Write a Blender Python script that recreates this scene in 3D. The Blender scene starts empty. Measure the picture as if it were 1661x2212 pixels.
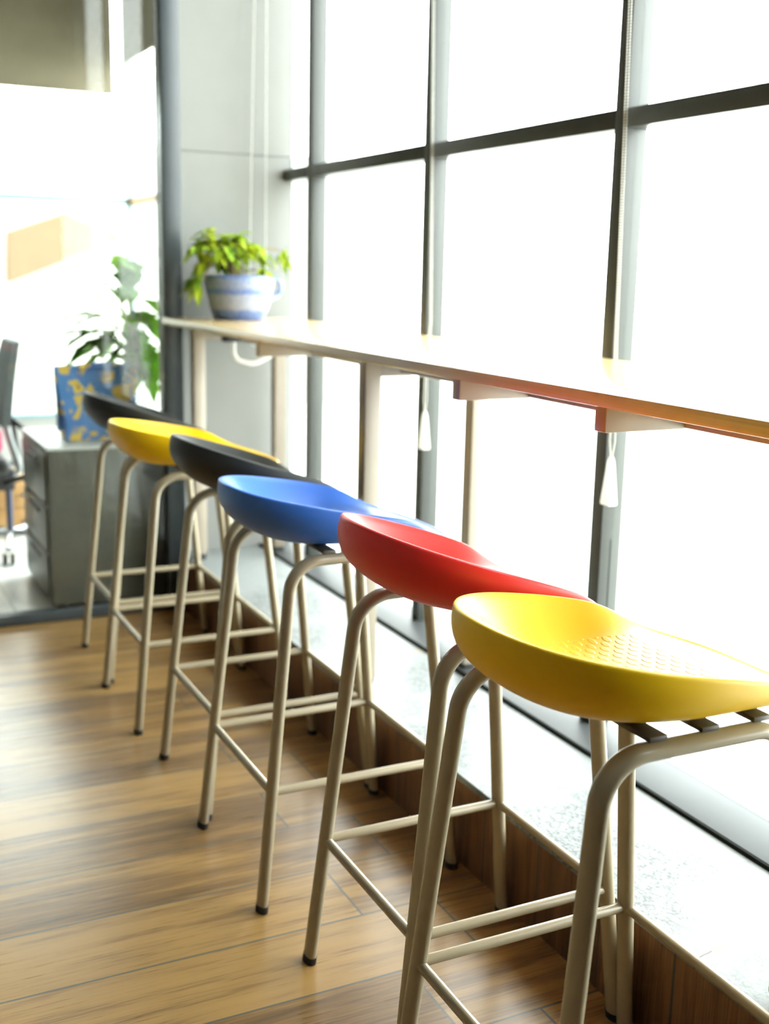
import bpy, bmesh, math, random
from mathutils import Vector, Matrix

K = 1.27            # eye height in metres; all layout below is in units of the eye height
PI = math.pi
random.seed(4)
SC = bpy.context.scene
COL = SC.collection

# ------------------------------------------------------------------ camera
YAW, PITCH, ROLL = 0.4586730, 0.2069761, 0.0220379
f_ = Vector((math.sin(YAW)*math.cos(PITCH), math.cos(YAW)*math.cos(PITCH), -math.sin(PITCH)))
r0 = Vector((math.cos(YAW), -math.sin(YAW), 0)); u0 = r0.cross(f_)
r_ = r0*math.cos(ROLL)+u0*math.sin(ROLL); u_ = -r0*math.sin(ROLL)+u0*math.cos(ROLL)
cam = bpy.data.cameras.new('camera'); camo = bpy.data.objects.new('camera', cam); COL.objects.link(camo)
camo.matrix_world = Matrix(((r_.x, u_.x, -f_.x, 0), (r_.y, u_.y, -f_.y, 0), (r_.z, u_.z, -f_.z, K), (0, 0, 0, 1)))
cam.sensor_fit = 'VERTICAL'; cam.sensor_height = 36.0; cam.lens = 36.0*2499.08/2212
cam.clip_start = 0.05; cam.clip_end = 200
cam.dof.use_dof = True; cam.dof.focus_distance = 1.72; cam.dof.aperture_fstop = 3.2
SC.camera = camo

# ------------------------------------------------------------------ light
SC.view_settings.view_transform = 'Standard'; SC.view_settings.look = 'None'
SC.view_settings.exposure = 0.0; SC.view_settings.gamma = 1.0; SC.view_settings.use_curve_mapping = False
w = bpy.data.worlds.new('sky'); SC.world = w; w.use_nodes = True
bg = w.node_tree.nodes['Background']; bg.inputs[0].default_value = (0.96, 1.0, 0.99, 1); bg.inputs[1].default_value = 16.0
try:
    SC.cycles.use_denoising = True; SC.cycles.denoiser = 'OPENIMAGEDENOISE'
    SC.cycles.max_bounces = 10; SC.cycles.diffuse_bounces = 6; SC.cycles.glossy_bounces = 5
    SC.cycles.transparent_max_bounces = 12; SC.cycles.sample_clamp_indirect = 8.0
    SC.cycles.caustics_reflective = False; SC.cycles.caustics_refractive = False
except Exception:
    pass
def ceiling_fill(x, y, s, power):  # added out-of-view fill at ceiling height, no fixture modelled
    l = bpy.data.lights.new('ceiling_fill_light', 'AREA'); l.shape = 'RECTANGLE'; l.size = s; l.size_y = s
    l.energy = power; l.color = (1.0, 0.93, 0.82)
    o = bpy.data.objects.new('ceiling_fill_light', l); COL.objects.link(o); o.location = (x*K, y*K, 2.27*K)
FILL = 1.0
for lx in (-1.6, -0.2):
    for ly in (-1.2, 0.6, 2.3): ceiling_fill(lx, ly, 0.6, FILL)
ceiling_fill(-0.3, 4.2, 0.6, FILL)

# ------------------------------------------------------------------ materials
class NT:
    def __init__(s, name):
        s.m = bpy.data.materials.new(name); s.m.use_nodes = True; s.t = s.m.node_tree
        s.b = s.t.nodes['Principled BSDF']
    def n(s, typ, **kw):
        x = s.t.nodes.new(typ)
        for k, v in kw.items(): setattr(x, k, v)
        return x
    def l(s, a, b): s.t.links.new(a, b)
    def val(s, sock, v):
        if hasattr(v, 'is_linked') or isinstance(v, bpy.types.NodeSocket): s.l(v, sock)
        else: sock.default_value = v
    def math(s, op, a, b=0.0, c=0.0):
        x = s.n('ShaderNodeMath', operation=op); s.val(x.inputs[0], a); s.val(x.inputs[1], b); s.val(x.inputs[2], c); return x.outputs[0]
    def coord(s): return s.n('ShaderNodeTexCoord').outputs['Object']
    def sep(s, v):
        x = s.n('ShaderNodeSeparateXYZ'); s.l(v, x.inputs[0]); return x.outputs
    def comb(s, a, b, c):
        x = s.n('ShaderNodeCombineXYZ'); s.val(x.inputs[0], a); s.val(x.inputs[1], b); s.val(x.inputs[2], c); return x.outputs[0]
    def noise(s, v, scale, detail=3, rough=0.5):
        x = s.n('ShaderNodeTexNoise'); s.l(v, x.inputs['Vector']); x.inputs['Scale'].default_value = scale
        x.inputs['Detail'].default_value = detail; x.inputs['Roughness'].default_value = rough; return x.outputs['Fac']
    def white(s, v):
        x = s.n('ShaderNodeTexWhiteNoise', noise_dimensions='3D'); s.l(v, x.inputs['Vector']); return x.outputs['Value']
    def ramp(s, fac, stops):
        x = s.n('ShaderNodeValToRGB'); s.l(fac, x.inputs[0]); e = x.color_ramp.elements
        while len(e) < len(stops): e.new(0.5)
        for i, (p, c) in enumerate(stops): e[i].position = p; e[i].color = (*c, 1) if len(c) == 3 else c
        return x.outputs[0]
    def mix(s, f, a, b, blend='MIX'):
        x = s.n('ShaderNodeMix', data_type='RGBA', blend_type=blend)
        s.val(x.inputs[0], f)
        for i, v in ((6, a), (7, b)):
            if isinstance(v, tuple): x.inputs[i].default_value = (*v, 1) if len(v) == 3 else v
            else: s.l(v, x.inputs[i])
        return x.outputs[2]
    def bump(s, h, strength, dist=0.002):
        x = s.n('ShaderNodeBump'); s.l(h, x.inputs['Height']); x.inputs['Strength'].default_value = strength
        x.inputs['Distance'].default_value = dist; s.l(x.outputs[0], s.b.inputs['Normal'])
    def base(s, c): 
        if isinstance(c, tuple): s.b.inputs['Base Color'].default_value = (*c, 1)
        else: s.l(c, s.b.inputs['Base Color'])

def plain(name, c, rough=0.5, metal=0.0, spec=0.5, var=0.05, coat=0.0):
    t = NT(name); n = t.noise(t.coord(), 9.0, 3)
    a = tuple(v*(1-var) for v in c); b = tuple(min(1, v*(1+var)) for v in c)
    t.base(t.ramp(n, [(0.35, a), (0.65, b)]))
    t.b.inputs['Roughness'].default_value = rough; t.b.inputs['Metallic'].default_value = metal
    t.b.inputs['Specular IOR Level'].default_value = spec; t.b.inputs['Coat Weight'].default_value = coat
    t.b.inputs['Coat Roughness'].default_value = 0.15
    return t.m

def plank_mat(name, along, tile, length, off, stops, rough, grout, vert=False, x0=0.0, y0=0.0, shift=0.13):
    """wood-look tiles; 'along' = grain axis coordinate index, rows stacked across"""
    t = NT(name); P = t.sep(t.coord())
    if vert: u, v = P[2], P[1]
    else: u, v = P[0], P[1]
    row = t.math('DIVIDE', t.math('SUBTRACT', v, y0*K), tile*K)
    ri = t.math('FLOOR', row); rf = t.math('FRACT', row)
    odd = t.math('ABSOLUTE', t.math('MODULO', ri, 2.0))
    ux = t.math('DIVIDE', t.math('SUBTRACT', t.math('SUBTRACT', u, x0*K), t.math('MULTIPLY', odd, shift*K)), length*K)
    ci = t.math('FLOOR', ux); cf = t.math('FRACT', ux)
    g = 0.0019*K
    def edge(fr, L):
        d = t.math('MINIMUM', fr, t.math('SUBTRACT', 1.0, fr)); return t.math('LESS_THAN', t.math('MULTIPLY', d, L*K), g)
    gm = t.math('MAXIMUM', edge(rf, tile), edge(cf, length))
    seed = t.white(t.comb(ri, ci, 3.0))
    # grain: stretched along u, offset by seed
    gv = t.comb(t.math('MULTIPLY', u, 0.9), t.math('MULTIPLY', v, 11.0), t.math('MULTIPLY', seed, 37.0))
    n1 = t.noise(gv, 2.2, 5, 0.62)
    gv2 = t.comb(t.math('MULTIPLY', u, 5.0), t.math('MULTIPLY', v, 150.0), t.math('MULTIPLY', seed, 91.0))
    n2 = t.noise(gv2, 1.6, 4, 0.6)
    mixv = t.math('ADD', t.math('MULTIPLY', n1, 0.58), t.math('MULTIPLY', n2, 0.38))
    mixv = t.math('ADD', mixv, t.math('MULTIPLY', t.math('SUBTRACT', seed, 0.5), 0.14))
    c = t.ramp(mixv, stops)
    c = t.mix(gm, c, grout)
    t.base(c)
    t.val(t.b.inputs['Roughness'], t.math('ADD', rough, t.math('MULTIPLY', n2, 0.10)))
    h = t.math('SUBTRACT', t.math('MULTIPLY', n2, 0.25), gm)
    t.bump(h, 0.25, 0.001)
    return t.m

WOOD = [(0.30, (0.100, 0.056, 0.024)), (0.45, (0.215, 0.120, 0.042)), (0.52, (0.330, 0.195, 0.063)), (0.63, (0.375, 0.225, 0.075)), (0.78, (0.27, 0.185, 0.092))]
M_FLOOR = plank_mat('wood_look_floor_tile', 0, 0.1577, 0.945, 0, WOOD, 0.24, (0.085, 0.085, 0.072), x0=0.716, y0=1.497, shift=0.126)
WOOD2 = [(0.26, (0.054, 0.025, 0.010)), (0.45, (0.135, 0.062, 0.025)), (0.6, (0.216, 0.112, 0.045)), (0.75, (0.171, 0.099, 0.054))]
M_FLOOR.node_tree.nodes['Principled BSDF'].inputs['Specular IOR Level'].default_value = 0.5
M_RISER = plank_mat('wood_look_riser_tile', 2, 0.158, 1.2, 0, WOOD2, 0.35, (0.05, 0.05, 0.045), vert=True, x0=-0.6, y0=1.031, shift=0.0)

def granite():
    t = NT('white_granite'); c = t.coord()
    big = t.noise(c, 3.2, 3, 0.55)
    mapn = t.n('ShaderNodeMapping'); t.l(c, mapn.inputs[0]); mapn.inputs['Scale'].default_value = (1.0, 0.62, 1.0); mapn.inputs['Rotation'].default_value = (0, 0, 0.35)
    wv = t.noise(mapn.outputs[0], 62, 5, 0.66); sp = t.noise(mapn.outputs[0], 170, 3, 0.6)
    ridge = t.math('MULTIPLY', t.math('ABSOLUTE', t.math('SUBTRACT', wv, 0.5)), 2.0)
    vein = t.ramp(ridge, [(0.02, (1, 1, 1)), (0.13, (0, 0, 0))])
    fleck = t.ramp(sp, [(0.60, (0, 0, 0)), (0.68, (1, 1, 1))])
    crack = t.math('MAXIMUM', t.math('MULTIPLY', vein, t.ramp(sp, [(0.40, (0.15,)*3), (0.56, (1, 1, 1))])), t.math('MULTIPLY', fleck, 0.8))
    patch = t.ramp(big, [(0.48, (0, 0, 0)), (0.60, (1, 1, 1))])
    f1 = t.math('MULTIPLY', crack, t.math('ADD', t.math('MULTIPLY', patch, 0.85), 0.15))
    col = t.mix(f1, (0.20, 0.215, 0.215), (0.022, 0.030, 0.036))
    col = t.mix(t.math('MULTIPLY', patch, 0.25), col, (0.13, 0.14, 0.145))
    # joint between slabs with old glue, one every 1.15
    P = t.sep(c)
    wob = t.math('MULTIPLY', t.math('SUBTRACT', t.noise(c, 22, 2), 0.5), 0.010)
    yy = t.math('ADD', t.math('SUBTRACT', P[1], t.math('MULTIPLY', t.math('SUBTRACT', P[0], 0.9447*K), 0.19)), wob)
    fr = t.math('FRACT', t.math('DIVIDE', t.math('SUBTRACT', yy, (0.9955-0.575)*K), 1.15*K))
    d = t.math('ABSOLUTE', t.math('MULTIPLY', t.math('SUBTRACT', fr, 0.5), 1.15*K))
    glue = t.math('MULTIPLY', t.math('LESS_THAN', d, 0.007), t.math('GREATER_THAN', P[0], 0.972*K))
    col = t.mix(t.math('MULTIPLY', glue, 0.8), col, (0.26, 0.22, 0.16))
    line = t.math('MULTIPLY', t.math('LESS_THAN', d, 0.0012), t.math('LESS_THAN', P[0], 0.972*K))
    col = t.mix(line, col, (0.10, 0.08, 0.07))
    t.base(col); t.b.inputs['Roughness'].default_value = 0.4; t.b.inputs['Specular IOR Level'].default_value = 0.12
    return t.m
M_GRANITE = granite()

def seat_mat(name, c, rough=0.38):
    t = NT(name); P = t.sep(t.coord())
    # staggered oval grip bumps on the pan
    ax, ay = 0.0205*K, 0.0244*K
    def lattice(ox, oy):
        a = t.math('SUBTRACT', t.math('FRACT', t.math('ADD', t.math('DIVIDE', P[0], ax), ox)), 0.5)
        b = t.math('SUBTRACT', t.math('FRACT', t.math('ADD', t.math('DIVIDE', P[1], ay), oy)), 0.5)
        a = t.math('MULTIPLY', a, ax/0.0054); b = t.math('MULTIPLY', b, ay/0.0090)
        r = t.math('SQRT', t.math('ADD', t.math('MULTIPLY', a, a), t.math('MULTIPLY', b, b)))
        return t.math('SMOOTH_MIN', t.math('MAXIMUM', t.math('SUBTRACT', 1.15, r), 0.0), 0.35, 0.1)
    h = t.math('MAXIMUM', lattice(0, 0), lattice(0.5, 0.5))
    # only on the flat middle of the pan
    def band(v, lo, hi):
        return t.math('MULTIPLY', t.math('GREATER_THAN', v, lo), t.math('LESS_THAN', v, hi))
    g = t.n('ShaderNodeNewGeometry'); nz = t.sep(g.outputs['Normal'])[2]
    mask = t.math('MULTIPLY', band(P[0], -0.118*K, 0.105*K), band(P[1], -0.105*K, 0.105*K))
    mask = t.math('MULTIPLY', mask, t.math('GREATER_THAN', nz, 0.3))
    fine = t.noise(t.coord(), 900, 2)
    hh = t.math('ADD', t.math('MULTIPLY', h, mask), t.math('MULTIPLY', fine, 0.012))
    t.bump(hh, 0.9, 0.0022)
    n = t.noise(t.coord(), 6, 3)
    t.base(t.ramp(n, [(0.3, tuple(v*0.96 for v in c)), (0.7, c)]))
    t.b.inputs['Roughness'].default_value = rough; t.b.inputs['Specular IOR Level'].default_value = 0.5
    return t.m
SEATM = {'yellow': seat_mat('yellow_plastic', (0.95, 0.60, 0.004)), 'red': seat_mat('red_plastic', (0.82, 0.032, 0.030)),
         'blue': seat_mat('blue_plastic', (0.040, 0.16, 0.60)), 'black': seat_mat('black_plastic', (0.014, 0.016, 0.016), 0.5)}
M_TUBE = plain('beige_powder_coat', (0.345, 0.295, 0.200), 0.26, 0.0, 0.55, 0.03)
M_RUBBER = plain('black_rubber', (0.015, 0.015, 0.016), 0.6)
M_BAR = plain('dark_steel_strap', (0.10, 0.09, 0.075), 0.45)
M_FRAME = plain('grey_window_paint', (0.046, 0.050, 0.046), 0.32, 0.0, 0.5)
M_SILL = plain('grey_sill_paint', (0.052, 0.057, 0.059), 0.42, 0.0, 0.15)
M_GASKET = plain('dark_gasket', (0.012, 0.014, 0.013), 0.8, 0.0, 0.1)
M_BLACKFR = plain('charcoal_partition_paint', (0.035, 0.045, 0.05), 0.35)
M_WALLG = plain('grey_column_paint', (0.205, 0.208, 0.198), 0.7, var=0.02)
M_WALLW = plain('white_wall_paint', (0.372, 0.366, 0.347), 0.8, var=0.02)
M_WALLD = plain('taupe_wall_paint', (0.136, 0.124, 0.105), 0.8, var=0.02)
M_CEIL = plain('grey_ceiling_paint', (0.211, 0.205, 0.192), 0.9, var=0.02)
M_LEG = plain('cream_table_steel', (0.322, 0.279, 0.223), 0.35, var=0.03)
M_WHITE = plain('white_plastic', (0.680, 0.680, 0.654), 0.4, var=0.02)
M_CHROME = plain('brushed_chrome', (0.341, 0.353, 0.372), 0.2, 1.0)
M_BLIND = plain('taupe_blind_fabric', (0.211, 0.180, 0.118), 0.9, var=0.04)
M_GREYFAB = plain('grey_mesh_fabric', (0.16, 0.18, 0.19), 0.8)
M_GREYPL = plain('grey_chair_plastic', (0.22, 0.24, 0.24), 0.4)
M_BLKPL = plain('black_chair_plastic', (0.02, 0.022, 0.026), 0.45)
M_BLUEST = plain('blue_grey_post', (0.06, 0.08, 0.14), 0.35)
M_MAGENTA = plain('magenta_fabric', (0.4, 0.03, 0.10), 0.8)
M_CABINET = plain('grey_cabinet_steel', (0.124, 0.121, 0.102), 0.32, var=0.04)
M_GLAREFR = plain('window_frame_glare_tint', (0.200, 0.300, 0.320), 0.4)  # pale blue imitates overexposure bleeding across the frame, put into its colour
M_REFLFR = plain('window_frame_reflection_tint', (0.303, 0.165, 0.055), 0.4)  # ochre is the tint of a reflection, painted onto the side transom
M_AWN = plain('orange_canvas', (0.130, 0.080, 0.040), 0.8, var=0.04)
M_GROUND = plain('pale_paving', (0.62, 0.62, 0.58), 0.8)
M_SOIL = plain('dark_soil', (0.05, 0.03, 0.02), 0.9)
M_STEM = plain('brown_stem', (0.22, 0.17, 0.07), 0.7)
M_STEMP = plain('pale_trunk', (0.36, 0.33, 0.25), 0.7)

def counter_mat():
    t = NT('maple_laminate'); P = t.sep(t.coord())
    n = t.noise(t.comb(t.math('MULTIPLY', P[0], 40), t.math('MULTIPLY', P[1], 1.2), t.math('MULTIPLY', P[2], 160)), 1.5, 4, 0.6)
    t.base(t.ramp(n, [(0.3, (0.58, 0.40, 0.185)), (0.5, (0.68, 0.49, 0.235)), (0.7, (0.74, 0.55, 0.28))]))
    t.b.inputs['Roughness'].default_value = 0.22; t.b.inputs['Coat Weight'].default_value = 0.3; t.b.inputs['Coat Roughness'].default_value = 0.2
    return t.m
M_COUNTER = counter_mat()
def box_wood():
    t = NT('oak_veneer'); P = t.sep(t.coord())
    n = t.noise(t.comb(t.math('MULTIPLY', P[0], 20), P[1], t.math('MULTIPLY', P[2], 2)), 3, 3)
    t.base(t.ramp(n, [(0.3, (0.38, 0.20, 0.07)), (0.7, (0.52, 0.30, 0.11))])); t.b.inputs['Roughness'].default_value = 0.4
    return t.m
M_OAK = box_wood()
def tile_white():
    t = NT('white_floor_tile'); P = t.sep(t.coord())
    def e(v, L):
        fr = t.math('FRACT', t.math('DIVIDE', v, L)); return t.math('LESS_THAN', fr, 0.012)
    g = t.math('MAXIMUM', e(P[0], 0.6), e(P[1], 0.6))
    n = t.noise(t.coord(), 4, 3)
    t.base(t.mix(g, t.ramp(n, [(0.3, (0.72, 0.73, 0.71)), (0.7, (0.80, 0.80, 0.78))]), (0.45, 0.46, 0.45)))
    t.b.inputs['Roughness'].default_value = 0.25
    return t.m
M_WTILE = tile_white()
def glass_mat():
    m = bpy.data.materials.new('clear_glass'); m.use_nodes = True; t = m.node_tree; t.nodes.clear()
    o = t.nodes.new('ShaderNodeOutputMaterial'); tr = t.nodes.new('ShaderNodeBsdfTransparent'); gl = t.nodes.new('ShaderNodeBsdfGlossy')
    tr.inputs[0].default_value = (0.96, 0.98, 0.97, 1); gl.inputs['Roughness'].default_value = 0.0
    # thin pane: same Schlick reflectance from both sides
    ge = t.nodes.new('ShaderNodeNewGeometry'); dt = t.nodes.new('ShaderNodeVectorMath'); dt.operation = 'DOT_PRODUCT'
    t.links.new(ge.outputs['Incoming'], dt.inputs[0]); t.links.new(ge.outputs['Normal'], dt.inputs[1])
    def mt(op, a, b):
        x = t.nodes.new('ShaderNodeMath'); x.operation = op
        for i, v in enumerate((a, b)):
            if isinstance(v, (int, float)): x.inputs[i].default_value = v
            else: t.links.new(v, x.inputs[i])
        return x
    c_ = mt('ABSOLUTE', dt.outputs['Value'], 0); p_ = mt('POWER', mt('SUBTRACT', 1.0, c_.outputs[0]).outputs[0], 5.0)
    fr = mt('ADD', mt('MULTIPLY', p_.outputs[0], 0.8).outputs[0], 0.035)
    mx = t.nodes.new('ShaderNodeMixShader')
    t.links.new(fr.outputs[0], mx.inputs[0]); t.links.new(tr.outputs[0], mx.inputs[1]); t.links.new(gl.outputs[0], mx.inputs[2])
    t.links.new(mx.outputs[0], o.inputs[0]); return m
M_GLASS = glass_mat()
def thin_white():
    t = NT('translucent_white_plastic'); n = t.noise(t.coord(), 30, 2); c = t.ramp(n, [(0.3, (0.80, 0.80, 0.77)), (0.7, (0.86, 0.86, 0.83))])
    t.base(c); t.b.inputs['Roughness'].default_value = 0.35
    tl = t.n('ShaderNodeBsdfTranslucent'); t.l(c, tl.inputs[0]); mx = t.n('ShaderNodeMixShader'); mx.inputs[0].default_value = 0.5
    t.l(t.b.outputs[0], mx.inputs[1]); t.l(tl.outputs[0], mx.inputs[2]); t.l(mx.outputs[0], t.t.nodes['Material Output'].inputs[0])
    return t.m
M_CHAIN = thin_white()
def leaf_mat(name, a, b):
    t = NT(name); n = t.noise(t.coord(), 14, 2)
    t.base(t.ramp(n, [(0.35, a), (0.65, b)])); t.b.inputs['Roughness'].default_value = 0.6; t.b.inputs['Specular IOR Level'].default_value = 0.15
    t.b.inputs['Subsurface Weight'].default_value = 0.0
    # leaves let light through
    tl = t.n('ShaderNodeBsdfTranslucent'); t.l(t.ramp(n, [(0.35, a), (0.65, b)]), tl.inputs[0])
    mx = t.n('ShaderNodeMixShader'); mx.inputs[0].default_value = 0.45
    out = t.t.nodes['Material Output']; t.l(t.b.outputs[0], mx.inputs[1]); t.l(tl.outputs[0], mx.inputs[2]); t.l(mx.outputs[0], out.inputs[0])
    return t.m
M_LEAF = leaf_mat('fresh_green_leaf', (0.20, 0.38, 0.03), (0.55, 0.62, 0.05))
M_LEAF2 = leaf_mat('broad_green_leaf', (0.15, 0.31, 0.035), (0.26, 0.45, 0.06))
def pot_mat():
    t = NT('blue_speckled_glaze'); c = t.coord(); z = t.sep(c)[2]
    wob = t.math('MULTIPLY', t.math('SUBTRACT', t.noise(c, 25, 3), 0.5), 0.014)
    zz = t.math('DIVIDE', t.math('ADD', z, wob), 0.118*K)
    blue = (0.055, 0.13, 0.40); pale = (0.33, 0.36, 0.42)
    r = t.ramp(zz, [(0.0, (1, 1, 1)), (0.20, (1, 1, 1)), (0.26, (0.10,)*3), (0.56, (0.15,)*3), (0.60, (0.95,)*3), (0.68, (0.95,)*3), (0.74, (0.35,)*3), (0.93, (0.45,)*3), (0.97, (0.9,)*3)])
    sp = t.math('GREATER_THAN', t.noise(c, 130, 2), 0.53)
    f = t.math('ADD', t.math('MULTIPLY', r, 0.72), t.math('MULTIPLY', sp, 0.28))
    t.base(t.mix(f, pale, blue)); t.b.inputs['Roughness'].default_value = 0.3
    return t.m
M_POT = pot_mat()
def bag_mat():
    t = NT('blue_floral_print'); P = t.sep(t.coord())
    v2 = t.comb(P[0], t.math('MULTIPLY', P[1], 0.2), P[2])
    wv = t.n('ShaderNodeTexNoise'); t.l(v2, wv.inputs['Vector']); wv.inputs['Scale'].default_value = 14
    vv = t.mix(0.12, v2, wv.outputs['Color'])
    v = t.n('ShaderNodeTexVoronoi'); t.l(vv, v.inputs['Vector']); v.inputs['Scale'].default_value = 17
    patch = t.ramp(t.noise(v2, 6.0, 2), [(0.36, (0, 0, 0)), (0.42, (1, 1, 1))])
    blob = t.math('MULTIPLY', t.ramp(v.outputs['Distance'], [(0.40, (1, 1, 1)), (0.48, (0, 0, 0))]), patch)
    core = t.math('MULTIPLY', t.ramp(v.outputs['Distance'], [(0.10, (1, 1, 1)), (0.16, (0, 0, 0))]), patch)
    base = t.ramp(t.noise(v2, 5, 2), [(0.3, (0.035, 0.15, 0.50)), (0.7, (0.12, 0.34, 0.68))])
    c = t.mix(blob, base, (0.85, 0.58, 0.08)); c = t.mix(core, c, (0.30, 0.13, 0.04))
    t.base(c); t.b.inputs['Roughness'].default_value = 0.45
    return t.m
M_BAG = bag_mat()

# ------------------------------------------------------------------ builders (units of the eye height)
LOC = {}
def tag(o, label=None, cat=None, group=None, kind=None):
    if label: o['label'] = label
    if cat: o['category'] = cat
    if group: o['group'] = group
    if kind: o['kind'] = kind
    return o
def thing(name, label, cat, loc, group=None, kind=None, rz=0.0):
    o = bpy.data.objects.new(name, None); COL.objects.link(o); o.empty_display_size = 0.05
    o.location = Vector(loc)*K; o.rotation_euler = (0, 0, rz); LOC[o] = Vector(loc)
    return tag(o, label, cat, group, kind)
def obj(name, bm, mat, parent=None, local=False, smooth=True, org=None, angle=40):
    """link a bmesh as one object; vertices are world (local=False) or relative to the thing's base"""
    off = Vector((0, 0, 0))
    if parent is not None and not local:
        p = parent
        while p is not None:
            if p in LOC: off = LOC[p]; break
            p = p.parent
    if org is not None: off = Vector(org)
    for v in bm.verts: v.co = (v.co-off)*K
    bmesh.ops.recalc_face_normals(bm, faces=bm.faces)
    me = bpy.data.meshes.new(name); bm.to_mesh(me); bm.free(); me.materials.append(mat)
    if smooth:
        me.shade_smooth()
        try: me.set_sharp_from_angle(angle=math.radians(angle))
        except Exception: pass
    o = bpy.data.objects.new(name, me); COL.objects.link(o)
    if parent is not None: o.parent = parent
    if org is not None and parent is None: o.location = off*K
    return o
def box(bm, lo, hi, bev=0.0, seg=2):
    g = bmesh.ops.create_cube(bm, size=1.0); vs = g['verts']
    c = [(a+b)/2 for a, b in zip(lo, hi)]; s = [abs(b-a) for a, b in zip(lo, hi)]
    for v in vs: v.co = Vector((v.co.x*s[0]+c[0], v.co.y*s[1]+c[1], v.co.z*s[2]+c[2]))
    if bev:
        es = list({e for v in vs for e in v.link_edges})
        bmesh.ops.bevel(bm, geom=es, offset=bev, segments=seg, affect='EDGES', profile=0.5)
    return bm
def B(lo, hi, bev=0.0, seg=2): return box(bmesh.new(), lo, hi, bev, seg)
def fillet(pts, r, n=10):
    out = [Vector(pts[0])]
    for i in range(1, len(pts)-1):
        p, a, b = Vector(pts[i]), Vector(pts[i-1]), Vector(pts[i+1])
        d1 = (a-p).normalized(); d2 = (b-p).normalized(); ang = d1.angle(d2)
        rr = r[i-1] if isinstance(r, (list, tuple)) else r
        tl = rr/math.tan(ang/2); c = p+(d1+d2).normalized()*(rr/math.sin(ang/2))
        s = p+d1*tl-c; e = p+d2*tl-c; tot = s.angle(e)
        for k in range(n+1):
            t = k/n; v = (s*math.sin((1-t)*tot)+e*math.sin(t*tot))/math.sin(tot); out.append(c+v)
    out.append(Vector(pts[-1])); return out
def tube(bm, path, rad, n=16, caps=True):
    path = [Vector(p) for p in path]; m = len(path)
    rads = rad if isinstance(rad, (list, tuple)) else [rad]*m
    t0 = (path[1]-path[0]).normalized(); ref = Vector((0, 0, 1)) if abs(t0.z) < 0.9 else Vector((1, 0, 0))
    nrm = (ref-t0*ref.dot(t0)).normalized(); rings = []
    for i in range(m):
        if i == 0: t = t0
        elif i == m-1: t = (path[-1]-path[-2]).normalized()
        else: t = ((path[i+1]-path[i]).normalized()+(path[i]-path[i-1]).normalized()).normalized()
        nrm = (nrm-t*nrm.dot(t)).normalized(); bn = t.cross(nrm)
        rings.append([bm.verts.new(path[i]+(nrm*math.cos(2*PI*k/n)+bn*math.sin(2*PI*k/n))*rads[i]) for k in range(n)])
    for a, b in zip(rings, rings[1:]):
        for k in range(n): bm.faces.new((a[k], a[(k+1) % n], b[(k+1) % n], b[k]))
    if caps: bm.faces.new(rings[0][::-1]); bm.faces.new(rings[-1])
    return bm
def oval_tube(bm, path, a, b, axis=(0, 1, 0), n=20):
    """flat-oval pipe: half-size b along 'axis', a across it"""
    path = [Vector(p) for p in path]; m = len(path); ax = Vector(axis); rings = []
    for i in range(m):
        t = (path[min(i+1, m-1)]-path[max(i-1, 0)]).normalized()
        bn = (ax-t*ax.dot(t)).normalized(); nr = bn.cross(t)
        rings.append([bm.verts.new(path[i]+nr*a*math.cos(2*PI*k/n)+bn*b*math.sin(2*PI*k/n)) for k in range(n)])
    for p, q in zip(rings, rings[1:]):
        for k in range(n): bm.faces.new((p[k], p[(k+1) % n], q[(k+1) % n], q[k]))
    bm.faces.new(rings[0][::-1]); bm.faces.new(rings[-1]); return bm
def lathe(bm, prof, c=(0, 0, 0), n=40):
    rings = []
    for r, z in prof:
        rings.append([bm.verts.new((c[0]+r*math.cos(2*PI*k/n), c[1]+r*math.sin(2*PI*k/n), c[2]+z)) for k in range(n)] if r > 1e-6 else [bm.verts.new((c[0], c[1], c[2]+z))])
    for a, b in zip(rings, rings[1:]):
        for k in range(n):
            k2 = (k+1) % n
            if len(a) == 1 and len(b) > 1: bm.faces.new((a[0], b[k2], b[k]))
            elif len(b) == 1 and len(a) > 1: bm.faces.new((a[k], a[k2], b[0]))
            elif len(a) > 1: bm.faces.new((a[k], a[k2], b[k2], b[k]))
    return bm
def prism(bm, poly, axis, lo, hi):
    """extrude a polygon of (a, b) pairs along an axis (1 = y)"""
    def P(a, b, t): return (a, t, b) if axis == 1 else ((t, a, b) if axis == 0 else (a, b, t))
    v0 = [bm.verts.new(P(a, b, lo)) for a, b in poly]; v1 = [bm.verts.new(P(a, b, hi)) for a, b in poly]
    bm.faces.new(v0); bm.faces.new(v1[::-1]); n = len(poly)
    for i in range(n): bm.faces.new((v0[i], v1[i], v1[(i+1) % n], v0[(i+1) % n]))
    return bm
def struct(name, bm, mat, parent=None, **kw):
    o = obj(name, bm, mat, parent, **kw)
    if parent is None: o['kind'] = 'structure'
    return o

# ------------------------------------------------------------------ room shell
XL, YB, ZC = -2.5, -2.6, 2.30
YP = 3.23                     # near face of the glazed partition
YF = 5.117                    # far wall of the office
XW = 1.265                    # room face of the window frames
YW = 0.285                    # the glazing starts here; behind it the wall is solid
XR, ZR = 0.940, 0.160         # ledge: riser face and top
struct('floor', B((XL, YB, -0.03), (XR, YP+0.02, 0)), M_FLOOR)
struct('floor_office', B((XL, YP+0.02, -0.03), (XW, YF, 0)), M_WTILE)
struct('ceiling', B((XL, YB, ZC), (XW+0.06, YF+0.06, ZC+0.05)), M_CEIL)
struct('wall_left', B((XL-0.06, YB, 0), (XL, YF, ZC)), M_WALLD)
struct('wall_back', B((XL, YB-0.06, 0), (XW+0.06, YB, ZC)), M_WALLD)
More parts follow.
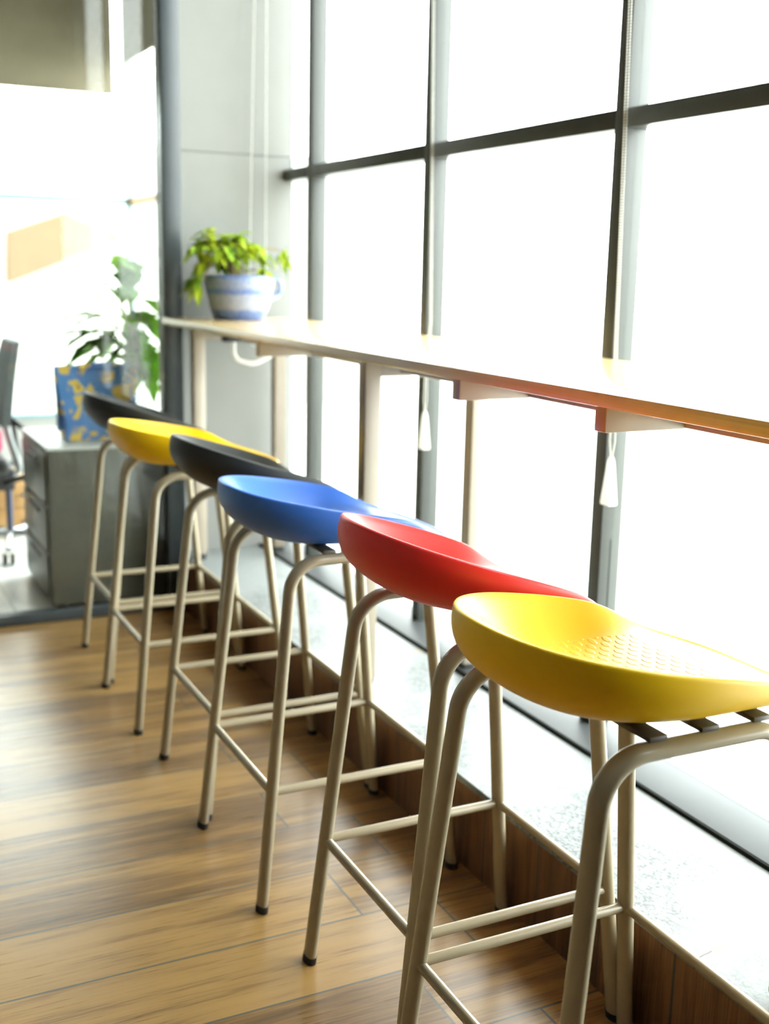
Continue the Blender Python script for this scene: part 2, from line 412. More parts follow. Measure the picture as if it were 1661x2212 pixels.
# grey column at the end of the counter, with its recessed joint
bm = bmesh.new()
box(bm, (0.948, 3.272, 0), (1.292, 3.50, 1.3095)); box(bm, (0.948, 3.272, 1.3125), (1.292, 3.50, ZC)); box(bm, (0.951, 3.276, 1.30), (1.289, 3.495, 1.32))
struct('wall_column', bm, M_WALLG, smooth=False)
# ledge below the window
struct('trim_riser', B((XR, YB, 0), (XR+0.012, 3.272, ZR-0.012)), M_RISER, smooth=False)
struct('trim_ledge', B((XR-0.003, YB, ZR-0.012), (1.187, 3.272, ZR), 0.0015), M_GRANITE, smooth=False)
struct('trim_ledge_base', B((XR+0.012, YB, 0), (1.187, 3.272, ZR-0.012)), M_WALLW, smooth=False)
# window wall
struct('wall_right', B((XW, YB, 0), (XW+0.08, YW-0.0165, ZC)), M_WALLD)
win = thing('window_1', None, None, (XW, 0, ZR)); win['kind'] = 'structure'
obj('window_base', B((1.190, YW-0.016, 0.0), (1.312, YF, 0.168), 0.002), M_SILL, win)
obj('gasket', B((1.1872, YW, 0.150), (1.190, 3.272, 0.1665)), M_GASKET, win)
MULY = [1.685, 2.385, 3.078, 0.985, 0.285]
for y in MULY:
    obj('mullion', B((XW, y-0.0165, 0.168), (XW+0.045, y+0.0165, ZC), 0.0012), M_FRAME, win)
ys = sorted(MULY)
ys2 = ys+[3.272]
ZT0, ZT1 = 1.2435, 1.2755
for a, b in zip(ys2, ys2[1:]):
    a2 = a+0.0165; b2 = b-0.0165 if b != 3.272 else b
    obj('transom', B((XW-0.001, a2, ZT0), (XW+0.046, b2, ZT1), 0.0012), M_FRAME, win)
    obj('pane', B((XW+0.020, a2, 0.168), (XW+0.025, b2, ZT0)), M_GLASS, win, smooth=False)
    obj('pane', B((XW+0.020, a2, ZT1), (XW+0.025, b2, ZC)), M_GLASS, win, smooth=False)
# office windows: right side and far side
w2 = thing('window_2', None, None, (XW, YF, 0)); w2['kind'] = 'structure'
obj('corner_post', B((XW-0.010, YF-0.012, 0.19), (XW+0.02, YF+0.012, ZC)), M_GLAREFR, w2)
obj('transom', B((XW-0.001, 3.50, 1.247), (XW+0.045, YF-0.012, 1.272)), M_REFLFR, w2)
obj('sill', B((XW-0.02, 3.50, 0.168), (XW+0.045, YF-0.012, 0.19)), M_FRAME, w2)
obj('pane', B((XW+0.020, 3.50, 0.19), (XW+0.025, YF-0.012, 1.247)), M_GLASS, w2, smooth=False)
obj('pane', B((XW+0.020, 3.50, 1.272), (XW+0.025, YF-0.012, ZC)), M_GLASS, w2, smooth=False)
w3 = thing('window_3', None, None, (0, YF, 0)); w3['kind'] = 'structure'
obj('transom', B((0.30, YF-0.02, 1.249), (XW-0.010, YF+0.03, 1.269)), M_GLAREFR, w3)
obj('sill', B((0.30, YF-0.05, 0.345), (XW-0.010, YF+0.03, 0.362)), M_GLAREFR, w3)
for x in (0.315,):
    obj('mullion', B((x-0.015, YF-0.02, 0.362), (x+0.015, YF+0.03, ZC)), M_GLAREFR, w3)
obj('pane', B((0.33, YF+0.004, 0.362), (XW-0.010, YF+0.009, 1.249)), M_GLASS, w3, smooth=False)
obj('pane', B((0.33, YF+0.004, 1.269), (XW-0.010, YF+0.009, ZC)), M_GLASS, w3, smooth=False)
bm = B((0.30, YF-0.02, 0), (XW-0.010, YF+0.03, 0.345)); box(bm, (XL, YF-0.02, 0), (0.2999, YF+0.03, ZC))
struct('wall_far', bm, M_WALLW)
# glazed partition
pt = thing('window_4', None, None, (0.92, YP, 0)); pt['kind'] = 'structure'
obj('post', B((0.894, YP, 0), (0.9455, YP+0.042, ZC), 0.002), M_BLACKFR, pt)
obj('bottom_rail', B((XL, YP, 0), (0.894, YP+0.042, 0.031), 0.002), M_BLACKFR, pt)
obj('pane', B((XL, YP+0.018, 0.031), (0.894, YP+0.023, ZC)), M_GLASS, pt, smooth=False)
# outside
struct('ground', B((1.312, -14, -0.06), (16, 24, 0.04)), M_GROUND, smooth=False)
struct('ground_far', B((-14, YF+0.03, -0.06), (1.312, 24, 0.04)), M_GROUND, smooth=False)

# ------------------------------------------------------------------ bar stools
def lerp_tab(tab, x):
    if x <= tab[0][0]: return tab[0][1]
    for (a, b), (c, d) in zip(tab, tab[1:]):
        if x <= c:
            t = (x-a)/(c-a); return b+(d-b)*t
    return tab[-1][1]
def smooth_tab(tab, x, w=0.018):
    return sum(lerp_tab(tab, x+k*w/3) for k in range(-3, 4))/7
RIM = [(-.20, .664), (-.18, .661), (-.13, .652), (-.09, .645), (-.05, .6375), (0, .6285), (.04, .6205), (.075, .612), (.10, .599), (.12, .586), (.15, .574), (.18, .568), (.2, .565)]
PAN = [(-.20, .675), (-.18, .661), (-.165, .636), (-.15, .616), (-.13, .601), (-.10, .590), (-.06, .5845), (0, .583), (.06, .583), (.10, .5825), (.14, .578), (.16, .574), (.18, .568), (.2, .56)]
def sgnpow(v, p): return math.copysign(abs(v)**p, v)
def seat_mesh():
    bm = bmesh.new(); N = 120
    rim_pts, bot_pts = [], []
    for k in range(N):
        a = 2*PI*k/N; c, s = math.cos(a), math.sin(a)
        p = 2/(2.35+0.9*max(0.0, c))
        X = 0.012+(0.174 if c > 0 else 0.178)*sgnpow(c, p); Y = 0.1505*sgnpow(s, p)
        rim_pts.append((X, Y, smooth_tab(RIM, X-0.008)))
        bot_pts.append((0.0225+0.1305*sgnpow(c, p), 0.113*sgnpow(s, p), 0.575 if X < 0.05 else 0.575-0.012*((X-0.05)/0.13)**1.5))
    rings = []
    C = bm.verts.new((0.012, 0, smooth_tab(PAN, 0)))
    S = 26
    for i in range(1, S+1):
        s = (i/S)**0.7
        ring = []
        for X, Y, Z in rim_pts:
            x, y = 0.012+(X-0.012)*s, Y*s
            back = max(0.0, -(X-0.012)/0.18)
            wgt = s**(6.5-2.5*back)
            z = smooth_tab(PAN, x-0.010)*(1-wgt)+Z*wgt
            ring.append(bm.verts.new((x, y, z)))
        rings.append(ring)
    # rounded lip
    for dx, dz in ((0.0028, 0.0012), (0.0052, 0.0008), (0.0066, -0.0012), (0.0070, -0.0040)):
        ring = []
        for X, Y, Z in rim_pts:
            d = Vector(((X-0.012)/0.176**2, Y/0.1505**2)).normalized(); ring.append(bm.verts.new((X+d.x*dx, Y+d.y*dx, Z+dz)))
        rings.append(ring)
    U = 14
    for j in range(1, U+1):
        u = j/U; ring = []
        for (X, Y, Z), (bx, by, bz) in zip(rim_pts, bot_pts):
            d = Vector(((X-0.012)/0.176**2, Y/0.1505**2)).normalized()
            x0, y0, z0 = X+d.x*0.007, Y+d.y*0.007, Z-0.004
            h = max(0.2, min(1.0, (z0-bz)/0.075))
            bul = 0.020*math.sin(PI*u**0.9)*h
            x = x0+(bx-x0)*u+d.x*bul; y = y0+(by-y0)*u+d.y*bul; z = z0+(bz-z0)*(1-(1-u)**1.12) - 0.006*math.sin(PI*u)*h
            ring.append(bm.verts.new((x, y, z)))
        rings.append(ring)
    for t in (0.9, 0.6, 0.3):
        rings.append([bm.verts.new((0.0225+(bx-0.0225)*t, by*t, bz-0.003*(1-abs(t-0.5)))) for bx, by, bz in bot_pts])
    for k in range(N): bm.faces.new((C, rings[0][k], rings[0][(k+1) % N]))
    for a, b in zip(rings, rings[1:]):
        for k in range(N): bm.faces.new((a[k], b[k], b[(k+1) % N], a[(k+1) % N]))
    e = bm.verts.new((0.0225, 0, 0.572))
    for k in range(N): bm.faces.new((e, rings[-1][(k+1) % N], rings[-1][k]))
    return bm
TA, TB, RR = 0.0086, 0.0138, 0.0068
def leg_pt(sx, sy, z, hx=0.167, hy=0.1555):
    t = z/0.558
    return (sx*(hx-0.058*t), sy*(hy-0.0245*t), z)
def stool(color, y, label, tilt=0.0, x=0.7475, hx=0.1725, hy=0.1550, rz=0.0):
    def LP(sx, sy, z): return leg_pt(sx, sy, z, hx, hy)
    root = thing('bar_stool', label, 'stool', (x, y, 0), 'bar stools in a row along the counter', rz=rz)
    seat = obj('seat', seat_mesh(), SEATM[color], root, local=True, angle=60)
    seat.location = (-0.005*K, 0, 0)
    if tilt:
        M = Matrix.Translation((0, 0, 0.577*K)) @ Matrix.Rotation(math.radians(tilt), 4, 'Y') @ Matrix.Translation((0, 0, -0.575*K))
        seat.matrix_local = M @ Matrix.Translation((-0.012*K, 0, 0.006*K))
    for sy in (-1, 1):
        path = fillet([LP(-1, sy, 0.004), LP(-1, sy, 0.558), LP(1, sy, 0.558), LP(1, sy, 0.004)], 0.052, 12)
        fr = obj('leg_frame', oval_tube(bmesh.new(), path, TA, TB), M_TUBE, root, local=True, angle=60)
        for sx in (-1, 1):
            p = LP(sx, sy, 0); q = LP(sx, sy, 0.011)
            obj('rubber_foot', oval_tube(bmesh.new(), [p, q], TA+0.0008, TB+0.0008), M_RUBBER, fr, local=True, angle=60)
    for (a, b, z) in (((-1, -1), (-1, 1), .195), ((1, -1), (1, 1), .195), ((-1, -1), (1, -1), .195), ((-1, 1), (1, 1), .195)):
        p, q = Vector(LP(*a, z)), Vector(LP(*b, z)); d = (q-p).normalized()*0.006
        obj('footrest_rail', tube(bmesh.new(), [p+d, q-d], RR, 14), M_TUBE, root, local=True, angle=60)
    for X in ((-0.018, 0.030, 0.080) if tilt else (-0.052, 0.012, 0.078)):
        obj('support_strap', B((X-0.011, -hy+0.0235, 0.5664), (X+0.011, hy-0.0235, 0.572), 0.001), M_BAR, root, local=True)
    return root
NARROW = dict(x=0.7575, hx=0.1655, hy=0.1465)     # the tilted-seat version has a slightly narrower frame
stool('yellow', 0.9385, 'bright yellow scoop bar stool nearest the viewer, at the front of the row', x=0.746)
stool('red', 1.270, 'red scoop seat bar stool between the front yellow stool and the blue one', tilt=7.5, **NARROW)
stool('blue', 1.728, 'blue scoop seat bar stool between the red stool and a black one')
stool('black', 2.058, 'black bar stool directly behind the blue stool, in front of the farther yellow one', tilt=7.0, **NARROW)
stool('yellow', 2.505, 'farther yellow bar stool standing between the two black stools')
stool('black', 2.836, 'farthest black bar stool, last of the row next to the glass partition', tilt=7.0, **NARROW)

# ------------------------------------------------------------------ window counter
ct = thing('bar_counter', 'long maple counter top on cream steel legs along the window', 'counter', (1.07, 1.4, ZR))
ZB, ZTP, XF = 0.8365, 0.8545, 0.880
obj('counter_top', B((XF, -0.9, ZB), (1.255, 3.218, ZTP), 0.0012), M_COUNTER, ct)
for y in (3.175, 2.042, 0.869, -0.30):
    for x0 in (0.954, 1.196):
        lg = obj('leg', B((x0, y-0.016, ZR+0.018), (x0+0.034, y+0.018, ZB), 0.002), M_LEG, ct)
        bm = B((x0+0.003, y-0.013, ZR+0.006), (x0+0.031, y+0.015, ZR+0.019), 0.001)
        lathe(bm, [(0, 0), (0.018, 0), (0.018, 0.004), (0.008, 0.006), (0.008, 0.012), (0, 0.012)], (x0+0.017, y+0.001, ZR), 20)
        obj('levelling_foot', bm, M_RUBBER, lg)
    obj('top_rail', B((0.988, y-0.014, 0.795), (1.196, y+0.016, ZB), 0.0015), M_LEG, ct)
obj('long_beam', B((1.030, -0.9, 0.802), (1.055, 3.15, ZB-0.0005), 0.0015), M_LEG, ct)
for y in (2.50, 1.592, 1.216, 0.40):
    obj('cantilever_bracket', B((0.900, y-0.024, 0.801), (1.030, y, ZB), 0.0015), M_LEG, ct)

# ------------------------------------------------------------------ blind chains
def bead_chain(bm, path, r=0.0017, step=0.0048):
    path = [Vector(p) for p in path]; acc = 0.0
    for a, b in zip(path, path[1:]):
        L = (b-a).length; d = acc
        while d < L:
            p = a+(b-a)*(d/L)
            bmesh.ops.create_icosphere(bm, subdivisions=1, radius=r, matrix=Matrix.Translation(p)); d += step
        acc = d-L
    tube(bm, path, r*0.4, 6, True)
    return bm
def blind_chain(label, top, mid, low):
    """two strands from high up, over the back of the counter, ending in a weighted toggle"""
    t = thing('blind_chain', label, 'blind chain', low, 'blind chains with white weights by the window')
    for s in (-1, 1):
        o = Vector((0, s*0.0050, 0))
        P = [Vector(top)+o*0.9, Vector(mid)+o*0.6, Vector(low)+Vector((0, 0, 0.165))+o*1.1, Vector(low)+Vector((0, 0, 0.115))+o*1.5, Vector(low)+Vector((0, 0, 0.088))+o*0.4]
        obj('chain', bead_chain(bmesh.new(), P), M_CHAIN, t)
    bm = bmesh.new(); x, y, z = low
    n = 4
    prof = [(0.0125, 0.0), (0.0135, 0.003), (0.0065, 0.078), (0.0045, 0.086), (0.0025, 0.09)]
    rings = []
    for r, h in prof:
        rings.append([bm.verts.new((x+r*0.75*a, y+r*b, z+h)) for a, b in ((-1, -1), (1, -1), (1, 1), (-1, 1))])
    for a, b in zip(rings, rings[1:]):
        for k in range(4): bm.faces.new((a[k], a[(k+1) % 4], b[(k+1) % 4], b[k]))
    bm.faces.new(rings[0][::-1]); bm.faces.new(rings[-1])
    bmesh.ops.bevel(bm, geom=[e for e in bm.edges], offset=0.0012, segments=2, affect='EDGES')
    obj('weight', bm, M_CHAIN, t)
blind_chain('white bead chain with a tapered weight on the mullion nearer the viewer', (1.259, 1.697, 2.25), (1.259, 1.652, 0.885), (1.259, 1.645, 0.595))
blind_chain('white bead chain with a tapered weight on the next mullion along, behind the blue stool', (1.259, 2.395, 2.25), (1.259, 2.335, 0.885), (1.259, 2.350, 0.592))
t = thing('blind_chain', 'wide hanging loop of white bead chain in front of the grey column', 'blind chain', (1.19, 3.245, 0.80))
bm = bmesh.new()
L = [Vector((1.1765, 3.245, 2.25)), Vector((1.150, 3.245, 0.98)), Vector((1.147, 3.245, 0.80))]
R = [Vector((1.197, 3.245, 0.80)), Vector((1.199, 3.245, 0.98)), Vector((1.203, 3.245, 2.25))]
U = [Vector((1.172-0.025*math.cos(a), 3.245, 0.80-0.03*math.sin(a))) for a in [PI*k/10 for k in range(11)]]
obj('chain', bead_chain(bm, L+U[1:-1]+R, 0.0021, 0.0050), M_CHAIN, t)

# small fittings under the counter
tag(obj('chain_clip', B((1.0560, 1.915, 0.796), (1.074, 2.008, 0.808), 0.002), M_CHAIN, org=(1.065, 1.96, 0.80)), 'small white plastic clip under the counter beside the middle leg', 'clip')
tag(obj('cable_socket', B((0.990, 2.975, 0.800), (1.0285, 3.025, ZB-0.0005), 0.002), M_BLKPL, org=(1.01, 3.0, 0.80)), 'small black fitting under the far end of the counter', 'fitting')
P = fillet([(1.017, 3.0, 0.7995), (1.017, 3.0, 0.752), (1.075, 3.0, 0.738), (1.125, 3.0, 0.762), (1.15, 3.0, 0.790)], [0.030, 0.05, 0.04], 6)
tag(obj('cable', tube(bmesh.new(), P, 0.0062, 12), M_CHAIN, org=(1.07, 3.0, 0.74)), 'thick white cable curving down under the far end of the counter', 'cable')

# ------------------------------------------------------------------ plants
def leaf(bm, base, direction, length, width, droop=0.4, fold=0.2, lobes=0):
    """curved pointed leaf, thin but with two sides"""
    d = Vector(direction).normalized(); side = d.cross(Vector((0, 0, 1)))
    if side.length < 1e-3: side = Vector((1, 0, 0))
    side.normalize(); up = side.cross(d).normalized(); n = 9
    rowsT, rowsB = [], []
    for i in range(n+1):
        t = i/n
        c = Vector(base)+d*length*t+Vector((0, 0, -1))*droop*length*t*t
        wv = width*math.sin(PI*min(1, t**0.75))**0.85*(1 if t < 1 else 0)
        if lobes: wv *= 1+0.28*math.cos(lobes*2*PI*t)
        wv = max(wv, 0.0004)
        r = [c-side*wv+up*fold*wv, c-side*wv*0.5+up*fold*wv*0.35, c, c+side*wv*0.5+up*fold*wv*0.35, c+side*wv+up*fold*wv]
        rowsT.append([bm.verts.new(p) for p in r]); rowsB.append([bm.verts.new(p-up*0.0006) for p in r])
    for rows, fl in ((rowsT, False), (rowsB, True)):
        for a, b in zip(rows, rows[1:]):
            for k in range(4):
                q = (a[k], a[k+1], b[k+1], b[k]); bm.faces.new(q if not fl else q[::-1])
    for a, b, a2, b2 in zip(rowsT, rowsT[1:], rowsB, rowsB[1:]):
        bm.faces.new((a[0], b[0], b2[0], a2[0])); bm.faces.new((a[4], a2[4], b2[4], b[4]))
PX, PY, PZ = 1.068, 3.10, ZTP
pp = thing('potted_plant', 'small leafy plant in a blue speckled cup-shaped pot on the counter end', 'plant', (PX, PY, PZ))
prof = [(0, 0), (0.066, 0), (0.071, 0.003), (0.083, 0.04), (0.093, 0.085), (0.0965, 0.105), (0.095, 0.118), (0.090, 0.1195), (0.088, 0.115), (0.087, 0.10), (0.0, 0.10)]
pot = obj('pot', lathe(bmesh.new(), prof, (PX, PY, PZ), 48), M_POT, pp, angle=60)
hd = [Vector((PX+0.089, PY, PZ+0.108)), Vector((PX+0.108, PY, PZ+0.114)), Vector((PX+0.121, PY, PZ+0.102)), Vector((PX+0.123, PY, PZ+0.085)), Vector((PX+0.113, PY, PZ+0.066)), Vector((PX+0.090, PY, PZ+0.055))]
obj('handle', tube(bmesh.new(), hd, 0.0075, 12), M_POT, pot, angle=80)
obj('soil', lathe(bmesh.new(), [(0, 0.112), (0.05, 0.110), (0.0868, 0.105), (0.0868, 0.1005), (0, 0.1005)], (PX, PY, PZ), 32), M_SOIL, pp)
rg = random.Random(11)
stems = []; fol = bmesh.new()
top = Vector((PX-0.015, PY, PZ+0.108))
for i in range(24):
    a = rg.uniform(0, 2*PI); rr = rg.uniform(0.015, 0.105); hh = rg.uniform(0.05, 0.158)*(1-0.5*rr/0.105)
    e = top+Vector((rr*math.cos(a)-0.02, rr*math.sin(a)*0.8, hh))
    m = top+Vector((rr*0.35*math.cos(a), rr*0.35*math.sin(a), hh*0.8)); stems.append([top+Vector((rg.uniform(-.008, .008), rg.uniform(-.008, .008), -0.003)), m, e])
    for j in range(7):
        la = a+rg.uniform(-1.9, 1.9); leaf(fol, e+Vector((rg.uniform(-.01, .01), rg.uniform(-.01, .01), rg.uniform(-.012, .006))), (math.cos(la), math.sin(la), rg.uniform(-0.5, 0.45)), rg.uniform(0.034, 0.060), rg.uniform(0.009, 0.0145), rg.uniform(0.2, 0.7), 0.3)
for i in range(7):   # trailing shoots on the left
    a = PI+rg.uniform(-0.7, 0.7); e = top+Vector((-0.10+rg.uniform(-.015, .02), rg.uniform(-.05, .05), rg.uniform(-0.02, 0.05)))
    stems.append([top, top+Vector((-0.05, 0, 0.07)), e])
    for j in range(5): leaf(fol, e, (math.cos(a+rg.uniform(-1, 1)), math.sin(a+rg.uniform(-1, 1)), rg.uniform(-1.2, 0.1)), rg.uniform(0.03, 0.05), 0.010, 0.5, 0.3)
# long shoot to the right
e = Vector((PX+0.125, PY-0.02, PZ+0.185)); stems.append([top, top+Vector((0.05, 0, 0.085)), Vector((PX+0.095, PY-0.01, PZ+0.195)), e])
for j in range(10): leaf(fol, e+Vector((rg.uniform(-.012, .012), 0, rg.uniform(-.03, .01))), (rg.uniform(-.6, .6), rg.uniform(-.5, .5), rg.uniform(-1.2, -0.2)), rg.uniform(0.026, 0.045), 0.0095, 0.3, 0.3)
bm = bmesh.new()
for s in stems: tube(bm, s, [0.0022]*(len(s)-1)+[0.001], 6)
tube(bm, [top+Vector((0, 0, -0.004)), top+Vector((0.002, 0, 0.02)), top+Vector((-0.004, 0, 0.045))], [0.008, 0.007, 0.003], 8)
obj('stem', bm, M_STEM, pp); obj('foliage', fol, M_LEAF, pp, angle=80)

# ------------------------------------------------------------------ the office behind the glass
cb = thing('filing_cabinet', 'grey steel filing cabinet just behind the glass partition', 'cabinet', (0.77, 3.54, 0))
CX0, CX1, CY0, CY1, CZ = 0.578, 0.943, 3.35, 3.78, 0.480
obj('body', B((CX0, CY0, 0.012), (CX1, CY1, CZ-0.010), 0.003), M_CABINET, cb)
obj('top_panel', B((CX0-0.004, CY0-0.004, CZ-0.010), (CX1+0.002, CY1+0.004, CZ), 0.002), M_WHITE, cb)
for z0, z1 in ((0.03, 0.16), (0.17, 0.30), (0.31, 0.455)):
    d = obj('drawer', B((CX0-0.007, CY0+0.02, z0), (CX0, CY1-0.02, z1), 0.002), M_CABINET, cb)
    obj('handle', B((CX0-0.013, CY0+0.13, z1-0.03), (CX0-0.007, CY1-0.13, z1-0.02), 0.002), M_BLKPL, d)
for x in (CX0+0.03, CX1-0.03):
    for y in (CY0+0.03, CY1-0.03):
        obj('caster', lathe(bmesh.new(), [(0, 0), (0.014, 0), (0.016, 0.006), (0.012, 0.0125), (0, 0.0125)], (x, y, 0), 16), M_BLKPL, cb)
# printed bag
bg_ = thing('shopping_bag', 'blue bag with yellow flower print standing on the grey cabinet', 'bag', (0.75, 3.50, CZ))
bm = bmesh.new(); nseg = 10; rows = []
for i in range(nseg+1):
    t = i/nseg; z = CZ+0.001+0.222*t
    hw = 0.098+0.022*t; hd2 = 0.05*(1-0.55*t)+0.006*math.sin(5*t)
    cx = 0.752+0.002*math.sin(7*t)
    ring = []
    for (a, b) in ((-1, -1), (-0.5, -1.06), (0, -1.0), (0.5, -1.08), (1, -1), (0.96, 0), (1, 1), (0.5, 1.05), (0, 1.0), (-0.5, 1.05), (-1, 1), (-0.96, 0)):
        zz = z+(0.006*math.sin(3.1*a+1)*t if i == nseg else 0)
        ring.append(bm.verts.new((cx+hw*a, 3.50+hd2*b, zz)))
    rows.append(ring)
for a, b in zip(rows, rows[1:]):
    for k in range(12): bm.faces.new((a[k], a[(k+1) % 12], b[(k+1) % 12], b[k]))
bm.faces.new(rows[0][::-1])
inner = [bm.verts.new(v.co+Vector((-0.003*(v.co.x-0.752)/0.12, 0.004*(1 if v.co.y < 3.50 else -1), 0.0))) for v in rows[-1]]
low = [bm.verts.new(v.co+Vector((0, 0, -0.19))) for v in inner]
for k in range(12):
    bm.faces.new((rows[-1][k], rows[-1][(k+1) % 12], inner[(k+1) % 12], inner[k])); bm.faces.new((inner[k], inner[(k+1) % 12], low[(k+1) % 12], low[k]))
bm.faces.new(low)
obj('bag_body', bm, M_BAG, bg_, angle=50)
for yy in (3.478, 3.522):
    P = [Vector((0.752+0.045*math.cos(a), yy, CZ+0.205+0.012*math.sin(a))) for a in [PI-PI*k/12 for k in range(13)]]
    obj('handle', tube(bmesh.new(), P, 0.004, 8), M_BAG, bg_)
# big plant on the cabinet
bp = thing('potted_plant', 'tall plant with broad leaves behind the glass, right of the printed bag', 'plant', (0.90, 3.71, CZ))
obj('pot', lathe(bmesh.new(), [(0, 0), (0.035, 0), (0.04, 0.004), (0.047, 0.07), (0.048, 0.075), (0.044, 0.076), (0.043, 0.06), (0, 0.06)], (0.890, 3.71, CZ), 28), M_WHITE, bp)
rg = random.Random(5); st = bmesh.new(); fo = bmesh.new(); base = Vector((0.893, 3.71, CZ+0.055))
tube(st, [base, base+Vector((0.015, 0, 0.06)), base+Vector((0.035, 0, 0.11))], [0.013, 0.012, 0.010], 10)
fork = base+Vector((0.035, 0, 0.11))
tips = [(-0.10, 0.0, 0.13, 0.15, 0.045), (-0.085, 0.04, 0.19, 0.17, 0.050), (-0.05, -0.02, 0.235, 0.13, 0.042), (-0.02, 0.02, 0.27, 0.14, 0.040), (0.02, 0.01, 0.20, 0.12, 0.055),
        (0.0, -0.03, 0.15, 0.09, 0.050), (0.03, 0.03, 0.10, 0.10, 0.048), (-0.06, 0.05, 0.12, 0.13, 0.045), (0.0, 0.06, 0.28, 0.12, 0.036), (0.02, -0.01, 0.05, 0.10, 0.042), (-0.12, 0.02, 0.085, 0.13, 0.040)]
dirs = [(-0.9, 0, 0.25), (-0.8, 0.2, 0.1), (-0.45, -0.1, 0.6), (0.2, 0.2, 0.8), (0.5, 0.1, -0.4), (0.1, -0.2, -0.6), (0.4, 0.2, -0.7), (-0.6, 0.5, -0.2), (0.3, 0.1, 0.7), (0.3, 0.0, -0.8), (-0.8, 0.1, -0.3)]
for (dx, dy, dz, Ln, wd), d in zip(tips, dirs):
    tip = fork+Vector((dx, dy, dz)); tube(st, [fork, fork+Vector((dx*0.3, dy*0.3, dz*0.6)), tip], [0.005, 0.004, 0.0025], 7)
    leaf(fo, tip, (d[0], d[1]*0.5+0.1, d[2]), Ln*1.15, wd*1.25, 0.35, 0.15, 3)
    for q in range(4):
        leaf(fo, fork+Vector((dx*(0.4+0.25*q), dy*0.5, dz*(0.6+0.2*q)))+Vector((rg.uniform(-.012, .012), rg.uniform(-.02, .02), rg.uniform(-.01, .01))), (d[0]*0.7+rg.uniform(-.5, .3), abs(d[1])*0.4+rg.uniform(-.1, .4), d[2]+rg.uniform(-.5, .3)), Ln*rg.uniform(0.6, 0.9), wd*rg.uniform(0.7, 1.0), 0.4, 0.2, 3)
obj('trunk', st, M_STEMP, bp); obj('foliage', fo, M_LEAF2, bp, angle=80)
# office chair at the left edge
cx, cy = 0.575, 4.12
oc = thing('office_chair', 'black and grey swivel office chair cut off at the left edge', 'chair', (cx, cy, 0))
obj('gas_post', tube(bmesh.new(), [(cx, cy, 0.060), (cx, cy, 0.232)], 0.0115, 16), M_BLUEST, oc)
for k in range(5):
    a = 2*PI*k/5-0.5; d = Vector((math.cos(a), math.sin(a), 0))
    p0 = Vector((cx, cy, 0.070)); p1 = p0+d*0.19+Vector((0, 0, -0.018))
    obj('base_leg', tube(bmesh.new(), [p0, p0+d*0.10+Vector((0, 0, 0.0)), p1], [0.013, 0.012, 0.010], 10), M_CHROME, oc)
    bm = bmesh.new(); s_ = d.cross(Vector((0, 0, 1)))
    for q in (-0.012, 0.012): tube(bm, [p1+s_*(q-0.007)+Vector((0, 0, -0.0325)), p1+s_*(q+0.007)+Vector((0, 0, -0.0325))], 0.0192, 14)
    obj('caster', bm, M_BLKPL, oc)
obj('seat', box(bmesh.new(), (cx-0.34, cy-0.18, 0.300), (cx-0.015, cy+0.18, 0.360), 0.025, 4), M_BLKPL, oc)
obj('seat_plate', B((cx-0.10, cy-0.06, 0.228), (cx+0.014, cy+0.06, 0.302), 0.006), M_BLKPL, oc)
bm = bmesh.new(); rows = []      # slim backrest seen from its edge, leaning away from the seat
for i in range(11):
    t = i/10; z = 0.46+0.275*t; xx = cx-0.036+0.054*t-0.006*math.sin(PI*t); hw = 0.165*(1-0.22*t*t); th = 0.030-0.008*t*t
    rows.append([((xx, cy+hw*(-1+k/4), z), (xx+th, cy+hw*(-1+k/4), z+0.004)) for k in range(9)])
T = [[bm.verts.new(p[0]) for p in r] for r in rows]; Bk = [[bm.verts.new(p[1]) for p in r] for r in rows]
for G, fl in ((T, 0), (Bk, 1)):
    for a, b in zip(G, G[1:]):
        for k in range(8):
            q = (a[k], a[k+1], b[k+1], b[k]); bm.faces.new(q if not fl else q[::-1])
for i in range(10):
    bm.faces.new((T[i][0], T[i+1][0], Bk[i+1][0], Bk[i][0])); bm.faces.new((T[i][8], Bk[i][8], Bk[i+1][8], T[i+1][8]))
for k in range(8):
    bm.faces.new((T[0][k], Bk[0][k], Bk[0][k+1], T[0][k+1])); bm.faces.new((T[10][k], T[10][k+1], Bk[10][k+1], Bk[10][k]))
obj('backrest', bm, M_GREYFAB, oc, angle=60)
obj('back_support', tube(bmesh.new(), fillet([(cx-0.012, cy, 0.52), (cx+0.005, cy, 0.42), (cx+0.042, cy, 0.285), (cx-0.02, cy, 0.262)], 0.02, 6), 0.012, 12), M_GREYPL, oc)
for q in (-1, 1):
    path = fillet([(cx-0.02, cy+q*0.10, 0.505), (cx+0.048, cy+q*0.16, 0.44), (cx+0.062, cy+q*0.16, 0.30), (cx-0.03, cy+q*0.10, 0.262)], 0.03, 6)
    obj('armrest', tube(bmesh.new(), path, 0.010, 10), M_BLKPL, oc)
tag(obj('cushion', B((0.44, 4.04, 0.3605), (0.553, 4.20, 0.445), 0.02, 4), M_MAGENTA, org=(0.50, 4.12, 0.3605)), 'magenta cushion on the seat of the office chair at the left edge', 'cushion')
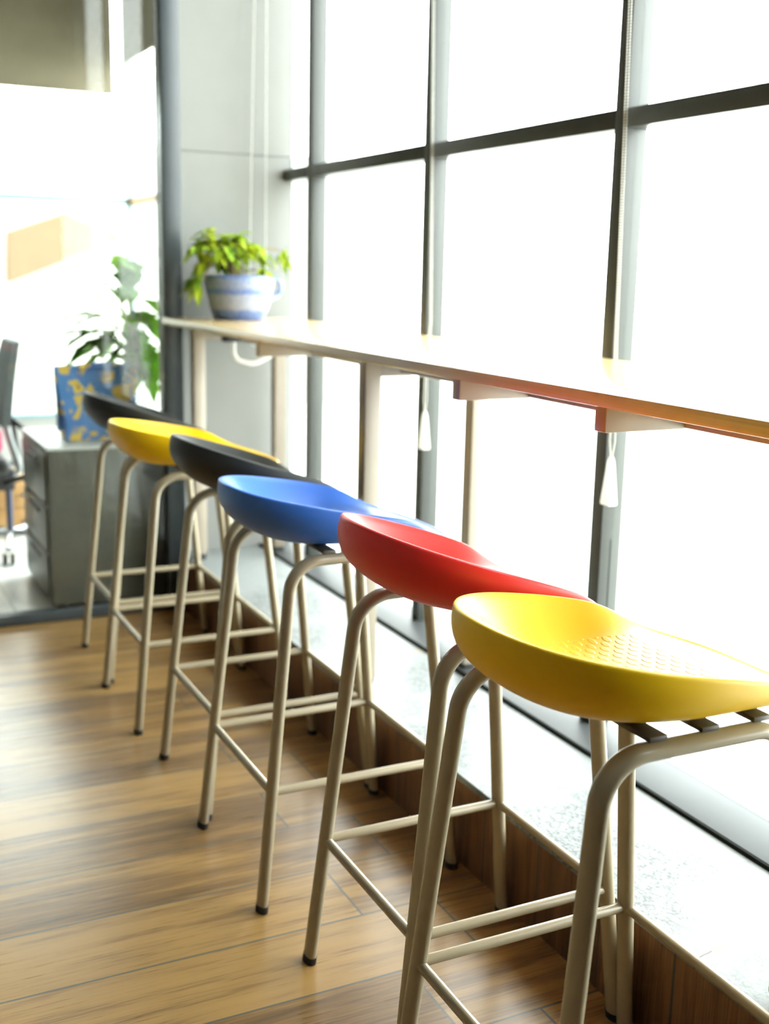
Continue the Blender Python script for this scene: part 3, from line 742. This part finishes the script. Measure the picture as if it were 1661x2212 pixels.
# low oak drawer unit behind the chair
ok = thing('drawer_unit', 'low oak drawer unit on the white floor behind the office chair', 'drawer unit', (0.56, 4.47, 0))
obj('carcass', B((0.43, 4.345, 0.002), (0.678, 4.62, 0.212), 0.003), M_OAK, ok)
for z0, z1 in ((0.012, 0.105), (0.112, 0.204)):
    d = obj('drawer', B((0.436, 4.337, z0), (0.672, 4.345, z1), 0.002), M_OAK, ok)
    obj('knob', lathe(bmesh.new(), [(0, -0.006), (0.006, -0.006), (0.008, 0), (0.006, 0.006), (0, 0.006)], (0.655, 4.331, (z0+z1)/2), 12), M_CHROME, d)

# roller blinds of the office
def roller_blind(label, lo, hi, along):
    t = thing('roller_blind', label, 'blind', ((lo[0]+hi[0])/2, (lo[1]+hi[1])/2, lo[2]))
    obj('fabric', B(lo, hi), M_BLIND, t)
    if along == 'x':
        obj('bottom_bar', B((lo[0], lo[1]-0.004, lo[2]-0.012), (hi[0], hi[1]+0.004, lo[2]), 0.002), M_BLIND, t)
    else:
        obj('bottom_bar', B((lo[0]-0.004, lo[1], lo[2]-0.012), (hi[0]+0.004, hi[1], lo[2]), 0.002), M_BLIND, t)
roller_blind('wide taupe roller blind half lowered over the far office window', (0.32, YF-0.065, 1.695), (1.195, YF-0.060, 2.27), 'x')
roller_blind('narrow taupe roller blind on the side window of the office', (1.225, 3.75, 1.81), (1.230, 5.02, 2.27), 'y')
for i, (px, z0, z1) in enumerate(((0.95, 1.75, 1.95), (1.09, 1.735, 2.10), (1.232, 1.80, 2.2))):
    pass

# orange canopy outside the far window
YA = 7.6
def at_y(px, py, y):
    dx, dy = (px-830.5)/2499.08, -(py-1106)/2499.08
    d = r_*dx+u_*dy+f_; s = y/d.y; return (d.x*s, 1+d.z*s)
poly = [at_y(20, 610, YA), at_y(20, 500, YA), at_y(140, 461, YA), at_y(274, 512, YA)]
struct('wall_outside', B((-3.0, YA+0.12, 0.04), (4.0, YA+0.2, 1.75)), M_WALLW, smooth=False)
tag(obj('canopy', prism(bmesh.new(), poly, 1, YA, YA+0.12), M_AWN, org=(0.9, YA, 1.2), smooth=False), 'sloping orange canopy seen outside through the office window', 'canopy')
